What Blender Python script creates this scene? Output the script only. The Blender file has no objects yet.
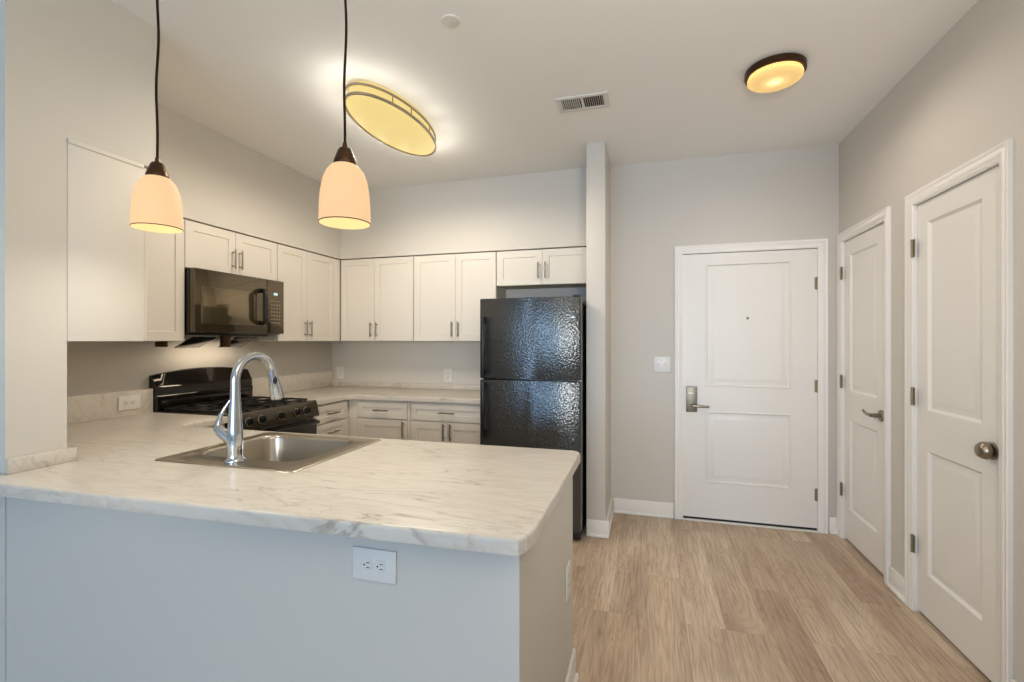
import bpy, bmesh, math
from mathutils import Vector, Matrix
PI = math.pi
SC = bpy.context.scene
COL = SC.collection

# ------------------------------------------------------------------ camera, world, light, exposure
CAM_H = 1.37
cd = bpy.data.cameras.new('camera'); cam = bpy.data.objects.new('camera', cd); COL.objects.link(cam)
cd.sensor_width = 36.0; cd.lens = 474.0 / 1024.0 * 36.0; cd.clip_start = 0.02; cd.clip_end = 200
cam.location = (0, 0, CAM_H)
cam.rotation_euler = (PI / 2, 0, math.atan(135 / 474.0))
SC.camera = cam

SC.view_settings.view_transform = 'Standard'
SC.view_settings.look = 'None'
SC.view_settings.gamma = 1.0
SC.view_settings.use_curve_mapping = False
SC.view_settings.exposure = 0.1
SC.cycles.caustics_reflective = False

W = bpy.data.worlds.new('world'); SC.world = W; W.use_nodes = True
W.node_tree.nodes['Background'].inputs[0].default_value = (0.55, 0.75, 1.0, 1)
W.node_tree.nodes['Background'].inputs[1].default_value = 1.2


def area(name, loc, rot, sx, sy, power, color, spread=PI):
    l = bpy.data.lights.new(name, 'AREA'); l.shape = 'RECTANGLE'; l.size = sx; l.size_y = sy
    l.energy = power; l.color = color; l.spread = spread
    o = bpy.data.objects.new(name, l); COL.objects.link(o); o.location = loc; o.rotation_euler = rot
    return o


def point(name, loc, power, color, r=0.03):
    l = bpy.data.lights.new(name, 'POINT'); l.energy = power; l.color = color; l.shadow_soft_size = r
    o = bpy.data.objects.new(name, l); COL.objects.link(o); o.location = loc
    return o


def spot(name, loc, power, color, deg=170, blend=1.0):
    l = bpy.data.lights.new(name, 'SPOT'); l.energy = power; l.color = color; l.shadow_soft_size = 0.0
    l.spot_size = math.radians(deg); l.spot_blend = blend
    o = bpy.data.objects.new(name, l); COL.objects.link(o); o.location = loc
    return o


# daylight coming in through the three living room windows behind the camera
area('window_daylight', (-3.68, -5.92, 1.35), (PI / 2, 0, 0), 0.8, 2.0, 22, (0.38, 0.60, 1.0))
area('window_daylight', (-1.78, -5.92, 1.35), (PI / 2, 0, 0), 1.75, 2.0, 80, (0.32, 0.58, 1.0))
area('window_daylight', (0.4, -5.92, 1.35), (PI / 2, 0, 0), 1.3, 2.0, 72, (0.46, 0.72, 1.0))
# added fill light beside the camera, bounced off the ceiling
area('ceiling_fill_light', (0.4, -0.1, 1.85), (math.radians(160), 0, math.radians(-15)), 0.5, 0.5, 37, (1.0, 0.955, 0.85))
# two added fill lights: one down the hallway, one into the kitchen
area('front_fill_light', (0.42, 0.15, 1.30), (math.radians(84), 0, math.radians(2)), 0.4, 0.4, 3.9, (0.96, 0.95, 0.94), math.radians(72))
area('front_fill_light', (-1.15, -0.8, 1.45), (math.radians(92), 0, math.radians(12)), 0.5, 0.5, 2.0, (1.0, 0.93, 0.80), math.radians(38))

# ------------------------------------------------------------------ materials
def lin(c):
    return tuple(((v / 255) / 12.92 if v / 255 <= 0.04045 else ((v / 255 + 0.055) / 1.055) ** 2.4) for v in c) + (1,)


def mat(name, rgb, rough=0.5, metal=0.0, bump=0.0, bscale=60, spec=0.5, coat=0.0, aniso=0.0, var=0.0):
    m = bpy.data.materials.new(name); m.use_nodes = True
    nt = m.node_tree; b = nt.nodes['Principled BSDF']
    b.inputs['Base Color'].default_value = lin(rgb)
    b.inputs['Roughness'].default_value = rough
    b.inputs['Metallic'].default_value = metal
    b.inputs['Specular IOR Level'].default_value = spec
    b.inputs['Coat Weight'].default_value = coat
    tc = nt.nodes.new('ShaderNodeTexCoord')
    n = nt.nodes.new('ShaderNodeTexNoise'); n.inputs['Scale'].default_value = bscale
    n.inputs['Detail'].default_value = 3
    nt.links.new(tc.outputs['Object'], n.inputs['Vector'])
    if var > 0:
        mx = nt.nodes.new('ShaderNodeMix'); mx.data_type = 'RGBA'
        c = lin(rgb); mx.inputs[6].default_value = tuple(v * (1 - var) for v in c[:3]) + (1,)
        mx.inputs[7].default_value = tuple(min(1, v * (1 + var)) for v in c[:3]) + (1,)
        nt.links.new(n.outputs['Fac'], mx.inputs[0]); nt.links.new(mx.outputs[2], b.inputs['Base Color'])
    if bump > 0:
        bp = nt.nodes.new('ShaderNodeBump'); bp.inputs['Strength'].default_value = bump
        bp.inputs['Distance'].default_value = 0.002
        nt.links.new(n.outputs['Fac'], bp.inputs['Height']); nt.links.new(bp.outputs['Normal'], b.inputs['Normal'])
    return m


def emis(name, rgb, strength, rough=0.4):
    m = mat(name, rgb, rough)
    b = m.node_tree.nodes['Principled BSDF']
    b.inputs['Emission Color'].default_value = lin(rgb); b.inputs['Emission Strength'].default_value = strength
    return m


M = {}
M['wall'] = mat('wall_paint', (209, 203, 193), 0.75, bump=0.08, bscale=180, var=0.008)
M['ceil'] = mat('ceiling_paint', (245, 243, 239), 0.85, bump=0.08, bscale=150, var=0.008)
M['trim'] = mat('trim_paint', (240, 236, 229), 0.4, var=0.005)
M['door'] = mat('door_paint', (235, 231, 223), 0.42, var=0.005)
M['cab'] = mat('cabinet_paint', (219, 212, 201), 0.6, spec=0.3, var=0.005)
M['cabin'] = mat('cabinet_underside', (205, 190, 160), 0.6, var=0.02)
M['nickel'] = mat('brushed_nickel', (150, 140, 122), 0.34, 1.0, var=0.03)
M['lock'] = mat('satin_nickel_plate', (128, 120, 104), 0.42, 1.0, var=0.03)
M['hinge'] = mat('hinge_nickel', (150, 138, 112), 0.5, 0.55, var=0.03)
M['chrome'] = mat('chrome', (205, 209, 214), 0.06, 1.0)
M['steel'] = mat('stainless_steel', (176, 168, 154), 0.28, 1.0, bump=0.05, bscale=300, var=0.02)
M['black'] = mat('black_enamel', (38, 33, 27), 0.12, 0.6, coat=0.5, var=0.05)
M['rangeface'] = mat('range_panel_enamel', (70, 61, 46), 0.22, 0.6, coat=0.4, var=0.03)
M['blackm'] = mat('black_plastic', (12, 12, 12), 0.35, var=0.05)
M['iron'] = mat('cast_iron', (20, 17, 15), 0.5, bump=0.2, bscale=300)
M['glass'] = mat('dark_oven_glass', (8, 7, 6), 0.04, spec=0.9, coat=0.6)
M['mwface'] = mat('microwave_face', (92, 80, 60), 0.09, 0.75, coat=0.5)
M['mwwin'] = mat('microwave_window', (120, 106, 80), 0.10, 0.75, coat=0.5)
M['bronze'] = mat('dark_bronze', (74, 52, 32), 0.38, 0.8, var=0.04)
M['cord'] = mat('cord_brown', (44, 30, 20), 0.9, spec=0.1, var=0.05)
M['ring'] = mat('oval_ring_metal', (150, 138, 118), 0.35, 0.9, var=0.03)
M['plate'] = mat('white_plastic', (224, 221, 214), 0.35, var=0.004)
M['slot'] = mat('outlet_slot', (30, 28, 26), 0.6, var=0.05)
M['ventdark'] = mat('duct_inside', (60, 54, 44), 0.8, var=0.1)
M['display'] = emis('clock_display', (165, 200, 200), 0.8)
M['tag'] = mat('silver_badge', (200, 200, 200), 0.3, 1.0, var=0.02)
M['btn'] = mat('keypad_print', (150, 138, 112), 0.5, var=0.02)
M['rubber'] = mat('rubber_sweep', (40, 40, 44), 0.7, var=0.05)


def fridge_mat():
    m = mat('black_textured_steel', (74, 76, 76), 0.17, 0.6, coat=0.3)
    nt = m.node_tree; b = nt.nodes['Principled BSDF']
    tc = nt.nodes.new('ShaderNodeTexCoord'); v = nt.nodes.new('ShaderNodeTexVoronoi')
    v.inputs['Scale'].default_value = 72
    n = nt.nodes.new('ShaderNodeTexNoise'); n.inputs['Scale'].default_value = 95; n.inputs['Detail'].default_value = 3
    nt.links.new(tc.outputs['Object'], v.inputs['Vector']); nt.links.new(tc.outputs['Object'], n.inputs['Vector'])
    ad = nt.nodes.new('ShaderNodeMath'); ad.operation = 'ADD'
    nt.links.new(v.outputs['Distance'], ad.inputs[0]); nt.links.new(n.outputs['Fac'], ad.inputs[1])
    bp = nt.nodes.new('ShaderNodeBump'); bp.inputs['Strength'].default_value = 0.9; bp.inputs['Distance'].default_value = 0.0012
    nt.links.new(ad.outputs[0], bp.inputs['Height']); nt.links.new(bp.outputs['Normal'], b.inputs['Normal'])
    nt.links.new(bp.outputs['Normal'], b.inputs['Coat Normal'])
    b.inputs['Coat Roughness'].default_value = 0.12
    return m


M['fridge'] = fridge_mat()


def marble_mat():
    m = mat('marble_laminate', (232, 222, 204), 0.30)
    nt = m.node_tree; b = nt.nodes['Principled BSDF']; L = nt.links.new
    tc = nt.nodes.new('ShaderNodeTexCoord')
    mp = nt.nodes.new('ShaderNodeMapping'); mp.inputs['Rotation'].default_value = (0.3, 0.4, 0.12); mp.inputs['Scale'].default_value = (1.0, 5.0, 2.5)
    L(tc.outputs['Object'], mp.inputs['Vector'])

    def vein(scale, dist, w, det):
        n = nt.nodes.new('ShaderNodeTexNoise'); n.inputs['Scale'].default_value = scale; n.inputs['Detail'].default_value = det
        n.inputs['Distortion'].default_value = dist; L(mp.outputs['Vector'], n.inputs['Vector'])
        s = nt.nodes.new('ShaderNodeMath'); s.operation = 'SUBTRACT'; L(n.outputs['Fac'], s.inputs[0]); s.inputs[1].default_value = 0.5
        a = nt.nodes.new('ShaderNodeMath'); a.operation = 'ABSOLUTE'; L(s.outputs[0], a.inputs[0])
        r = nt.nodes.new('ShaderNodeMapRange'); L(a.outputs[0], r.inputs['Value'])
        r.inputs['From Min'].default_value = 0; r.inputs['From Max'].default_value = w
        r.inputs['To Min'].default_value = 1; r.inputs['To Max'].default_value = 0
        return r.outputs[0]
    v1 = vein(1.9, 0.7, 0.012, 6); v2 = vein(5.0, 0.3, 0.06, 5)
    mask = nt.nodes.new('ShaderNodeTexNoise'); mask.inputs['Scale'].default_value = 2.6; L(tc.outputs['Object'], mask.inputs['Vector'])
    mr = nt.nodes.new('ShaderNodeMapRange'); L(mask.outputs['Fac'], mr.inputs['Value'])
    mr.inputs['From Min'].default_value = 0.42; mr.inputs['From Max'].default_value = 0.66
    mu = nt.nodes.new('ShaderNodeMath'); mu.operation = 'MULTIPLY'; L(v1, mu.inputs[0]); L(mr.outputs[0], mu.inputs[1])
    m1 = nt.nodes.new('ShaderNodeMix'); m1.data_type = 'RGBA'; m1.inputs[6].default_value = lin((210, 202, 190)); m1.inputs[7].default_value = lin((201, 191, 177))
    L(v2, m1.inputs[0])
    m2 = nt.nodes.new('ShaderNodeMix'); m2.data_type = 'RGBA'; L(m1.outputs[2], m2.inputs[6]); m2.inputs[7].default_value = lin((154, 142, 128))
    L(mu.outputs[0], m2.inputs[0]); L(m2.outputs[2], b.inputs['Base Color'])
    return m


M['marble'] = marble_mat()


def floor_mat():
    m = mat('oak_plank_floor', (190, 165, 138), 0.45)
    nt = m.node_tree; b = nt.nodes['Principled BSDF']; L = nt.links.new
    tc = nt.nodes.new('ShaderNodeTexCoord')
    mp = nt.nodes.new('ShaderNodeMapping'); mp.inputs['Rotation'].default_value = (0, 0, PI / 2); L(tc.outputs['Object'], mp.inputs['Vector'])
    br = nt.nodes.new('ShaderNodeTexBrick'); L(mp.outputs['Vector'], br.inputs['Vector'])
    br.inputs['Scale'].default_value = 1; br.inputs['Brick Width'].default_value = 1.22; br.inputs['Row Height'].default_value = 0.18
    br.inputs['Mortar Size'].default_value = 0.0005; br.inputs['Mortar Smooth'].default_value = 0.3
    br.inputs['Color1'].default_value = (0, 0, 0, 1); br.inputs['Color2'].default_value = (1, 1, 1, 1); br.inputs['Mortar'].default_value = (0.5, 0.5, 0.5, 1)
    br.offset = 0.37; br.offset_frequency = 3
    sep = nt.nodes.new('ShaderNodeSeparateColor'); L(br.outputs['Color'], sep.inputs[0])
    wv = nt.nodes.new('ShaderNodeMath'); wv.operation = 'MULTIPLY'; L(sep.outputs[0], wv.inputs[0]); wv.inputs[1].default_value = 37.0

    def noise(scale3, scale, det, dist=0.0):
        mm = nt.nodes.new('ShaderNodeMapping'); mm.inputs['Scale'].default_value = scale3; L(tc.outputs['Object'], mm.inputs['Vector'])
        n = nt.nodes.new('ShaderNodeTexNoise'); n.noise_dimensions = '4D'; L(mm.outputs['Vector'], n.inputs['Vector']); L(wv.outputs[0], n.inputs['W'])
        n.inputs['Scale'].default_value = scale; n.inputs['Detail'].default_value = det; n.inputs['Distortion'].default_value = dist
        return n.outputs['Fac']
    broad = noise((5.0, 0.9, 1), 1.0, 3, 0.3)
    fine = noise((60, 3.0, 1), 1.6, 5)
    # cathedral rings: contour lines of a stretched noise
    ring_n = noise((6.0, 1.1, 1), 0.9, 1.5, 0.2)
    rm = nt.nodes.new('ShaderNodeMath'); rm.operation = 'MULTIPLY'; L(ring_n, rm.inputs[0]); rm.inputs[1].default_value = 190
    rs = nt.nodes.new('ShaderNodeMath'); rs.operation = 'SINE'; L(rm.outputs[0], rs.inputs[0])

    def mixc(fac, a, c, lo=0.0, hi=1.0):
        r = nt.nodes.new('ShaderNodeMapRange'); L(fac, r.inputs['Value']); r.inputs['From Min'].default_value = lo; r.inputs['From Max'].default_value = hi
        x = nt.nodes.new('ShaderNodeMix'); x.data_type = 'RGBA'; L(r.outputs[0], x.inputs[0])
        for i, v in ((6, a), (7, c)):
            if isinstance(v, tuple): x.inputs[i].default_value = v
            else: L(v, x.inputs[i])
        return x.outputs[2]
    c = mixc(broad, lin((180, 157, 135)), lin((219, 200, 176)), 0.33, 0.66)
    hue = mixc(sep.outputs[0], lin((247, 243, 238)), lin((255, 255, 255)))

    def mul(a, c2, f):
        x = nt.nodes.new('ShaderNodeMix'); x.data_type = 'RGBA'; x.blend_type = 'MULTIPLY'; x.inputs[0].default_value = f
        for i, v in ((6, a), (7, c2)):
            if isinstance(v, tuple): x.inputs[i].default_value = v
            else: L(v, x.inputs[i])
        return x.outputs[2]
    c = mul(c, hue, 1.0)
    c = mul(c, mixc(fine, lin((200, 190, 180)), lin((255, 255, 255)), 0.36, 0.56), 0.6)
    c = mul(c, mixc(rs.outputs[0], lin((222, 214, 206)), lin((255, 255, 255)), -1, 0.2), 0.32)
    x = nt.nodes.new('ShaderNodeMix'); x.data_type = 'RGBA'; L(br.outputs['Fac'], x.inputs[0]); L(c, x.inputs[6]); x.inputs[7].default_value = lin((158, 134, 110))
    L(x.outputs[2], b.inputs['Base Color'])
    return m


M['floor'] = floor_mat()


def shade_mat(name, rgb, edge, strength, translucent=None):
    """lit frosted glass: the glass gives off light itself"""
    m = bpy.data.materials.new(name); m.use_nodes = True; nt = m.node_tree; b = nt.nodes['Principled BSDF']; L = nt.links.new
    b.inputs['Base Color'].default_value = lin((110, 88, 62)); b.inputs['Roughness'].default_value = 0.6; b.inputs['Specular IOR Level'].default_value = 0.15
    b.inputs['Emission Strength'].default_value = strength
    b.inputs['Emission Color'].default_value = lin(rgb)
    tc = nt.nodes.new('ShaderNodeTexCoord'); n = nt.nodes.new('ShaderNodeTexNoise'); n.inputs['Scale'].default_value = 9
    L(tc.outputs['Object'], n.inputs['Vector'])
    x = nt.nodes.new('ShaderNodeMix'); x.data_type = 'RGBA'; x.inputs[6].default_value = lin(rgb); x.inputs[7].default_value = lin(edge)
    L(n.outputs['Fac'], x.inputs[0]); L(x.outputs[2], b.inputs['Emission Color'])
    if translucent:
        # frosted glass lets the bulb behind it shine through
        tr = nt.nodes.new('ShaderNodeBsdfTranslucent'); tr.inputs['Color'].default_value = lin(translucent)
        ad = nt.nodes.new('ShaderNodeAddShader'); out = nt.nodes['Material Output']
        L(b.outputs[0], ad.inputs[0]); L(tr.outputs[0], ad.inputs[1]); L(ad.outputs[0], out.inputs['Surface'])
    return m


M['pshade'] = shade_mat('pendant_glass', (249, 209, 160), (246, 202, 153), 0.86)
M['pinner'] = shade_mat('pendant_glass_inside', (255, 228, 160), (252, 222, 150), 1.0)
M['ovalglow'] = shade_mat('oval_glass', (240, 218, 140), (236, 212, 136), 0.86)
M['domeglow'] = shade_mat('dome_glass', (238, 200, 130), (230, 190, 122), 0.62, (255, 240, 190))

# ------------------------------------------------------------------ mesh helpers
def BM():
    return bmesh.new()


def box(bm, x0, x1, y0, y1, z0, z1, bev=0.0, seg=2, M4=None):
    tmp = bmesh.new()
    bmesh.ops.create_cube(tmp, size=1.0)
    sx, sy, sz = x1 - x0, y1 - y0, z1 - z0
    for v in tmp.verts:
        v.co = Vector((x0 + (v.co.x + .5) * sx, y0 + (v.co.y + .5) * sy, z0 + (v.co.z + .5) * sz))
    if bev > 0:
        bmesh.ops.bevel(tmp, geom=list(tmp.edges), offset=min(bev, 0.45 * min(abs(sx), abs(sy), abs(sz))), segments=seg, profile=0.5, affect='EDGES')
    if M4 is not None:
        bmesh.ops.transform(tmp, matrix=M4, verts=tmp.verts)
    join(bm, tmp)
    return bm


def join(bm, tmp):
    bmesh.ops.recalc_face_normals(tmp, faces=tmp.faces)
    mp = {v: bm.verts.new(v.co) for v in tmp.verts}
    for f in tmp.faces:
        try:
            bm.faces.new([mp[v] for v in f.verts])
        except ValueError:
            pass
    tmp.free()


def lathe(bm, prof, segs=32, center=(0, 0, 0), axis='Z', sx=1.0, sy=1.0, close=False):
    """prof: list of (r, h)"""
    tmp = bmesh.new(); rings = []
    for r, h in prof:
        if r < 1e-6:
            rings.append([tmp.verts.new((0, 0, h))])
        else:
            rings.append([tmp.verts.new((r * math.cos(2 * PI * i / segs) * sx, r * math.sin(2 * PI * i / segs) * sy, h)) for i in range(segs)])
    n = len(rings)
    for k in range(n if close else n - 1):
        a, b = rings[k], rings[(k + 1) % n]
        for i in range(segs):
            j = (i + 1) % segs
            if len(a) == 1 and len(b) == 1: continue
            if len(a) == 1: tmp.faces.new((a[0], b[j], b[i]))
            elif len(b) == 1: tmp.faces.new((a[i], a[j], b[0]))
            else: tmp.faces.new((a[i], a[j], b[j], b[i]))
    R = Matrix.Identity(4)
    if axis == 'X': R = Matrix.Rotation(PI / 2, 4, 'Y')      # h -> +x
    if axis == '-X': R = Matrix.Rotation(-PI / 2, 4, 'Y')
    if axis == 'Y': R = Matrix.Rotation(-PI / 2, 4, 'X')     # h -> +y
    if axis == '-Y': R = Matrix.Rotation(PI / 2, 4, 'X')
    bmesh.ops.transform(tmp, matrix=Matrix.Translation(center) @ R, verts=tmp.verts)
    join(bm, tmp)
    return bm


def tube(bm, pts, radii, segs=12, caps=True):
    pts = [Vector(p) for p in pts]
    if not isinstance(radii, (list, tuple)): radii = [radii] * len(pts)
    tmp = bmesh.new(); rings = []
    t0 = (pts[1] - pts[0]).normalized()
    up = Vector((0, 0, 1)) if abs(t0.z) < 0.9 else Vector((1, 0, 0))
    nrm = t0.cross(up).normalized()
    for i, p in enumerate(pts):
        if i == 0: t = (pts[1] - p).normalized()
        elif i == len(pts) - 1: t = (p - pts[i - 1]).normalized()
        else: t = ((pts[i + 1] - p).normalized() + (p - pts[i - 1]).normalized()).normalized()
        nrm = (nrm - t * nrm.dot(t)).normalized(); bn = t.cross(nrm)
        rings.append([tmp.verts.new(p + (nrm * math.cos(2 * PI * k / segs) + bn * math.sin(2 * PI * k / segs)) * radii[i]) for k in range(segs)])
    for a, b in zip(rings, rings[1:]):
        for k in range(segs):
            j = (k + 1) % segs; tmp.faces.new((a[k], a[j], b[j], b[k]))
    if caps:
        tmp.faces.new(rings[0][::-1]); tmp.faces.new(rings[-1])
    join(bm, tmp)
    return bm


def prism(bm, poly, z0, z1, bev=0.0, seg=3, bev_top_only=True):
    tmp = bmesh.new()
    lo = [tmp.verts.new((x, y, z0)) for x, y in poly]; hi = [tmp.verts.new((x, y, z1)) for x, y in poly]
    n = len(poly); tmp.faces.new(lo[::-1]); top = tmp.faces.new(hi)
    for i in range(n):
        j = (i + 1) % n; tmp.faces.new((lo[i], lo[j], hi[j], hi[i]))
    bmesh.ops.recalc_face_normals(tmp, faces=tmp.faces)
    if bev > 0:
        bmesh.ops.bevel(tmp, geom=[e for e in tmp.edges if all(abs(v.co.z - z1) < 1e-6 for v in e.verts)], offset=bev, segments=seg, profile=0.5, affect='EDGES')
    join(bm, tmp)
    return bm


def build(name, bm, m, parent=None, smooth=True, loc=None):
    me = bpy.data.meshes.new(name)
    bmesh.ops.recalc_face_normals(bm, faces=bm.faces)
    bm.to_mesh(me); bm.free()
    me.materials.append(m)
    if smooth:
        me.polygons.foreach_set('use_smooth', [True] * len(me.polygons))
        me.set_sharp_from_angle(angle=math.radians(38))
    o = bpy.data.objects.new(name, me); COL.objects.link(o)
    if parent is not None: o.parent = parent
    if loc is not None: o.location = loc
    return o


def thing(name, label, cat, loc=(0, 0, 0), rz=0.0, group=None):
    o = bpy.data.objects.new(name, None); COL.objects.link(o)
    o.location = loc; o.rotation_euler = (0, 0, rz); o['label'] = label; o['category'] = cat
    o.empty_display_size = 0.05
    if group: o['group'] = group
    return o


def tag(o, label, cat, group=None):
    o['label'] = label; o['category'] = cat
    if group: o['group'] = group
    return o


def struct(name, bm, m, smooth=True):
    o = build(name, bm, m, None, smooth); o['kind'] = 'structure'
    return o


def copy_tree(o, parent=None):
    c = o.copy(); COL.objects.link(c); c.parent = parent
    for ch in list(o.children):
        copy_tree(ch, c)
    return c


def slab(bm, x0, x1, z0, z1, yf, yb, panels, rings, bev=0.0015):
    """door slab whose front faces -y at yf. panels: list of (px0,px1,pz0,pz1) in one column;
    rings: list of (inset, depth): profile of every panel, the last one is the field."""
    tmp = bmesh.new()
    px0 = panels[0][0]; px1 = panels[0][1]
    zs = [z0]
    for p in sorted(panels, key=lambda q: q[2]): zs += [p[2], p[3]]
    zs.append(z1)
    xs = [x0, px0, px1, x1]
    g = [[tmp.verts.new((x, yf, z)) for x in xs] for z in zs]
    for i in range(len(zs) - 1):
        for j in range(3):
            if j == 1 and i % 2 == 1: 
                a = [g[i][j], g[i][j + 1], g[i + 1][j + 1], g[i + 1][j]]
                for ins, dep in rings:
                    xa, xb, za, zb = px0 + ins, px1 - ins, zs[i] + ins, zs[i + 1] - ins
                    b = [tmp.verts.new(c) for c in ((xa, yf + dep, za), (xb, yf + dep, za), (xb, yf + dep, zb), (xa, yf + dep, zb))]
                    for k in range(4):
                        l = (k + 1) % 4; tmp.faces.new((a[k], a[l], b[l], b[k]))
                    a = b
                tmp.faces.new(a)
            else:
                tmp.faces.new((g[i][j], g[i][j + 1], g[i + 1][j + 1], g[i + 1][j]))
    # body
    border = [g[0][j] for j in range(4)] + [g[i][3] for i in range(1, len(zs))] + [g[-1][j] for j in (2, 1, 0)] + [g[i][0] for i in range(len(zs) - 2, 0, -1)]
    back = [tmp.verts.new((v.co.x, yb, v.co.z)) for v in border]
    n = len(border)
    for k in range(n):
        l = (k + 1) % n; tmp.faces.new((border[l], border[k], back[k], back[l]))
    tmp.faces.new(back)
    join(bm, tmp)
    return bm


def rbox_poly(x0, x1, y0, y1, r, n=5):
    pts = []
    for cx, cy, a0 in ((x1 - r, y1 - r, 0), (x0 + r, y1 - r, 90), (x0 + r, y0 + r, 180), (x1 - r, y0 + r, 270)):
        for k in range(n + 1):
            a = math.radians(a0 + 90 * k / n); pts.append((cx + r * math.cos(a), cy + r * math.sin(a)))
    return pts


# ------------------------------------------------------------------ room shell
CEIL = 2.77
XL, XR = -3.08, 1.31          # kitchen left wall, right wall
YK, YE = 4.14, 3.87           # kitchen back wall, entry wall
XS, YS0, YS1 = -2.115, 1.086, 1.266   # end of the wall that carries the near cabinet
XP0, XP1, YP = -0.412, -0.28, 3.36  # partition beside the fridge
RY0 = -6.0                    # living room window wall
RXL = -4.3

bm = BM(); box(bm, RXL - .15, XR + .15, RY0 - .15, YK + .15, -0.12, 0.0); struct('floor', bm, M['floor'])
bm = BM(); box(bm, RXL - .15, XR + .15, RY0 - .15, YK + .15, CEIL, CEIL + .12); struct('ceiling', bm, M['ceil'])
bm = BM(); box(bm, XL - .15, XL, YS1, YK + .15, 0, CEIL); struct('wall_left', bm, M['wall'])
bm = BM(); box(bm, XL, XP0, YK, YK + .15, 0, CEIL); struct('wall_kitchen', bm, M['wall'])
# entry wall with the door opening
EX0, EX1, EH = 0.262, 1.181, 2.042
bm = BM()
box(bm, XP1, EX0, YE, YE + .15, 0, CEIL); box(bm, EX1, XR, YE, YE + .15, 0, CEIL); box(bm, EX0, EX1, YE, YE + .15, EH, CEIL)
struct('wall_entry', bm, M['wall'])
bm = BM(); box(bm, EX0 - .1, EX1 + .1, YE + .16, YE + .3, 0, EH + .1); struct('wall_corridor', bm, M['wall'])
bm = BM(); box(bm, XP0, XP1, YP, YK + .15, 0, CEIL, 0.004); struct('wall_partition', bm, M['wall'])
# right wall with two openings
D3 = (2.265, 2.877); D2 = (3.185, 3.797); DH = 2.062
bm = BM()
box(bm, XR, XR + .13, RY0, D3[0], 0, CEIL); box(bm, XR, XR + .13, D3[1], D2[0], 0, CEIL); box(bm, XR, XR + .13, D2[1], YE + .15, 0, CEIL)
box(bm, XR, XR + .13, D3[0], D3[1], DH, CEIL); box(bm, XR, XR + .13, D2[0], D2[1], DH, CEIL)
struct('wall_right', bm, M['wall'])
bm = BM(); box(bm, XR + .14, XR + .2, D3[0] - .1, D2[1] + .1, 0, DH + .1); struct('wall_closet', bm, M['wall'])
# wall between kitchen and living room, knee wall of the peninsula
bm = BM(); box(bm, RXL, XS, YS0, YS1, 0, CEIL); struct('wall_divider', bm, M['wall'])
KX1, KY0, KY1 = -0.292, 1.089, 1.93
bm = BM(); prism(bm, [(XS + .001, KY0), (KX1, KY0), (KX1, KY1), (KX1 - .12, KY1), (KX1 - .12, KY0 + .12), (XS + .001, KY0 + .12)], 0, 0.873); struct('wall_peninsula', bm, M['wall'])
# bulkheads above the cabinets
BZ = 2.1395; XB = -2.772; YB = 3.842
bm = BM(); prism(bm, [(XS, YS1), (XS, 1.603), (XB, 1.603), (XB, YB), (XP0, YB), (XP0, YK), (XL, YK), (XL, YS1)], BZ, CEIL); struct('wall_bulkhead', bm, M['wall'])
# living room behind the camera
bm = BM(); box(bm, 0.75, XR, 0.42, 0.56, 0, CEIL); struct('wall_light_block', bm, M['wall'])  # unseen wall, added to keep window light off the right wall
bm = BM(); box(bm, RXL - .15, RXL, RY0, YS0, 0, CEIL); struct('wall_side', bm, M['wall'])
wins = ((-4.1, -3.26), (-2.7, -0.86), (-0.3, 1.1))
bm = BM(); xs = [RXL] + [v for w_ in wins for v in w_] + [XR]
for a, b in ((0, 1), (2, 3), (4, 5), (6, 7)): box(bm, xs[a], xs[b], RY0 - .15, RY0, 0, CEIL)
for a, b in wins:
    box(bm, a, b, RY0 - .15, RY0, 0, 0.3); box(bm, a, b, RY0 - .15, RY0, 2.4, CEIL)
struct('wall_window', bm, M['wall'])
for i, (a, b) in enumerate(wins):
    bm = BM()
    for x in (a + .03, (a + b) / 2, b - .03): box(bm, x - .03, x + .03, RY0 - .12, RY0 - .06, 0.3, 2.4)
    for z in (0.33, 2.37): box(bm, a, b, RY0 - .12, RY0 - .06, z - .03, z + .03)
    o = struct('window_%d' % (i + 1), bm, M['trim'])

# ------------------------------------------------------------------ baseboards, casings
def baseboard(name, segs, h=0.118):
    """segs: list of (x0,y0,x1,y1,nx,ny): foot line and the direction it faces"""
    bm = BM()
    for x0, y0, x1, y1, nx, ny in segs:
        for t, z0, z1, bv in ((0.013, 0, h, 0.005), (0.026, 0, 0.022, 0.008)):
            xa, xb = sorted((x0, x1)); ya, yb = sorted((y0, y1))
            if nx: xa, xb = sorted((x0, x0 + nx * t))
            if ny: ya, yb = sorted((y0, y0 + ny * t))
            box(bm, xa, xb, ya, yb, z0, z1, bv, 2)
    return struct(name, bm, M['trim'])


baseboard('baseboard_entry', [(XP1 + .026, YE, EX0 - .064, YE, 0, -1), (EX1 + .064, YE, XR - .001, YE, 0, -1)])
baseboard('baseboard_partition', [(XP0 + .002, YP, XP1 + .026, YP, 0, -1), (XP1, YP, XP1, YE, 1, 0)])
baseboard('baseboard_right', [(XR, D3[1] + .062, XR, D2[0] - .062, -1, 0), (XR, D2[1] + .06, XR, YE - .026, -1, 0), (XR, 0.56, XR, D3[0] - .062, -1, 0)])
baseboard('baseboard_peninsula', [(KX1, KY0 + .0, KX1, KY1, 1, 0)])


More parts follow.
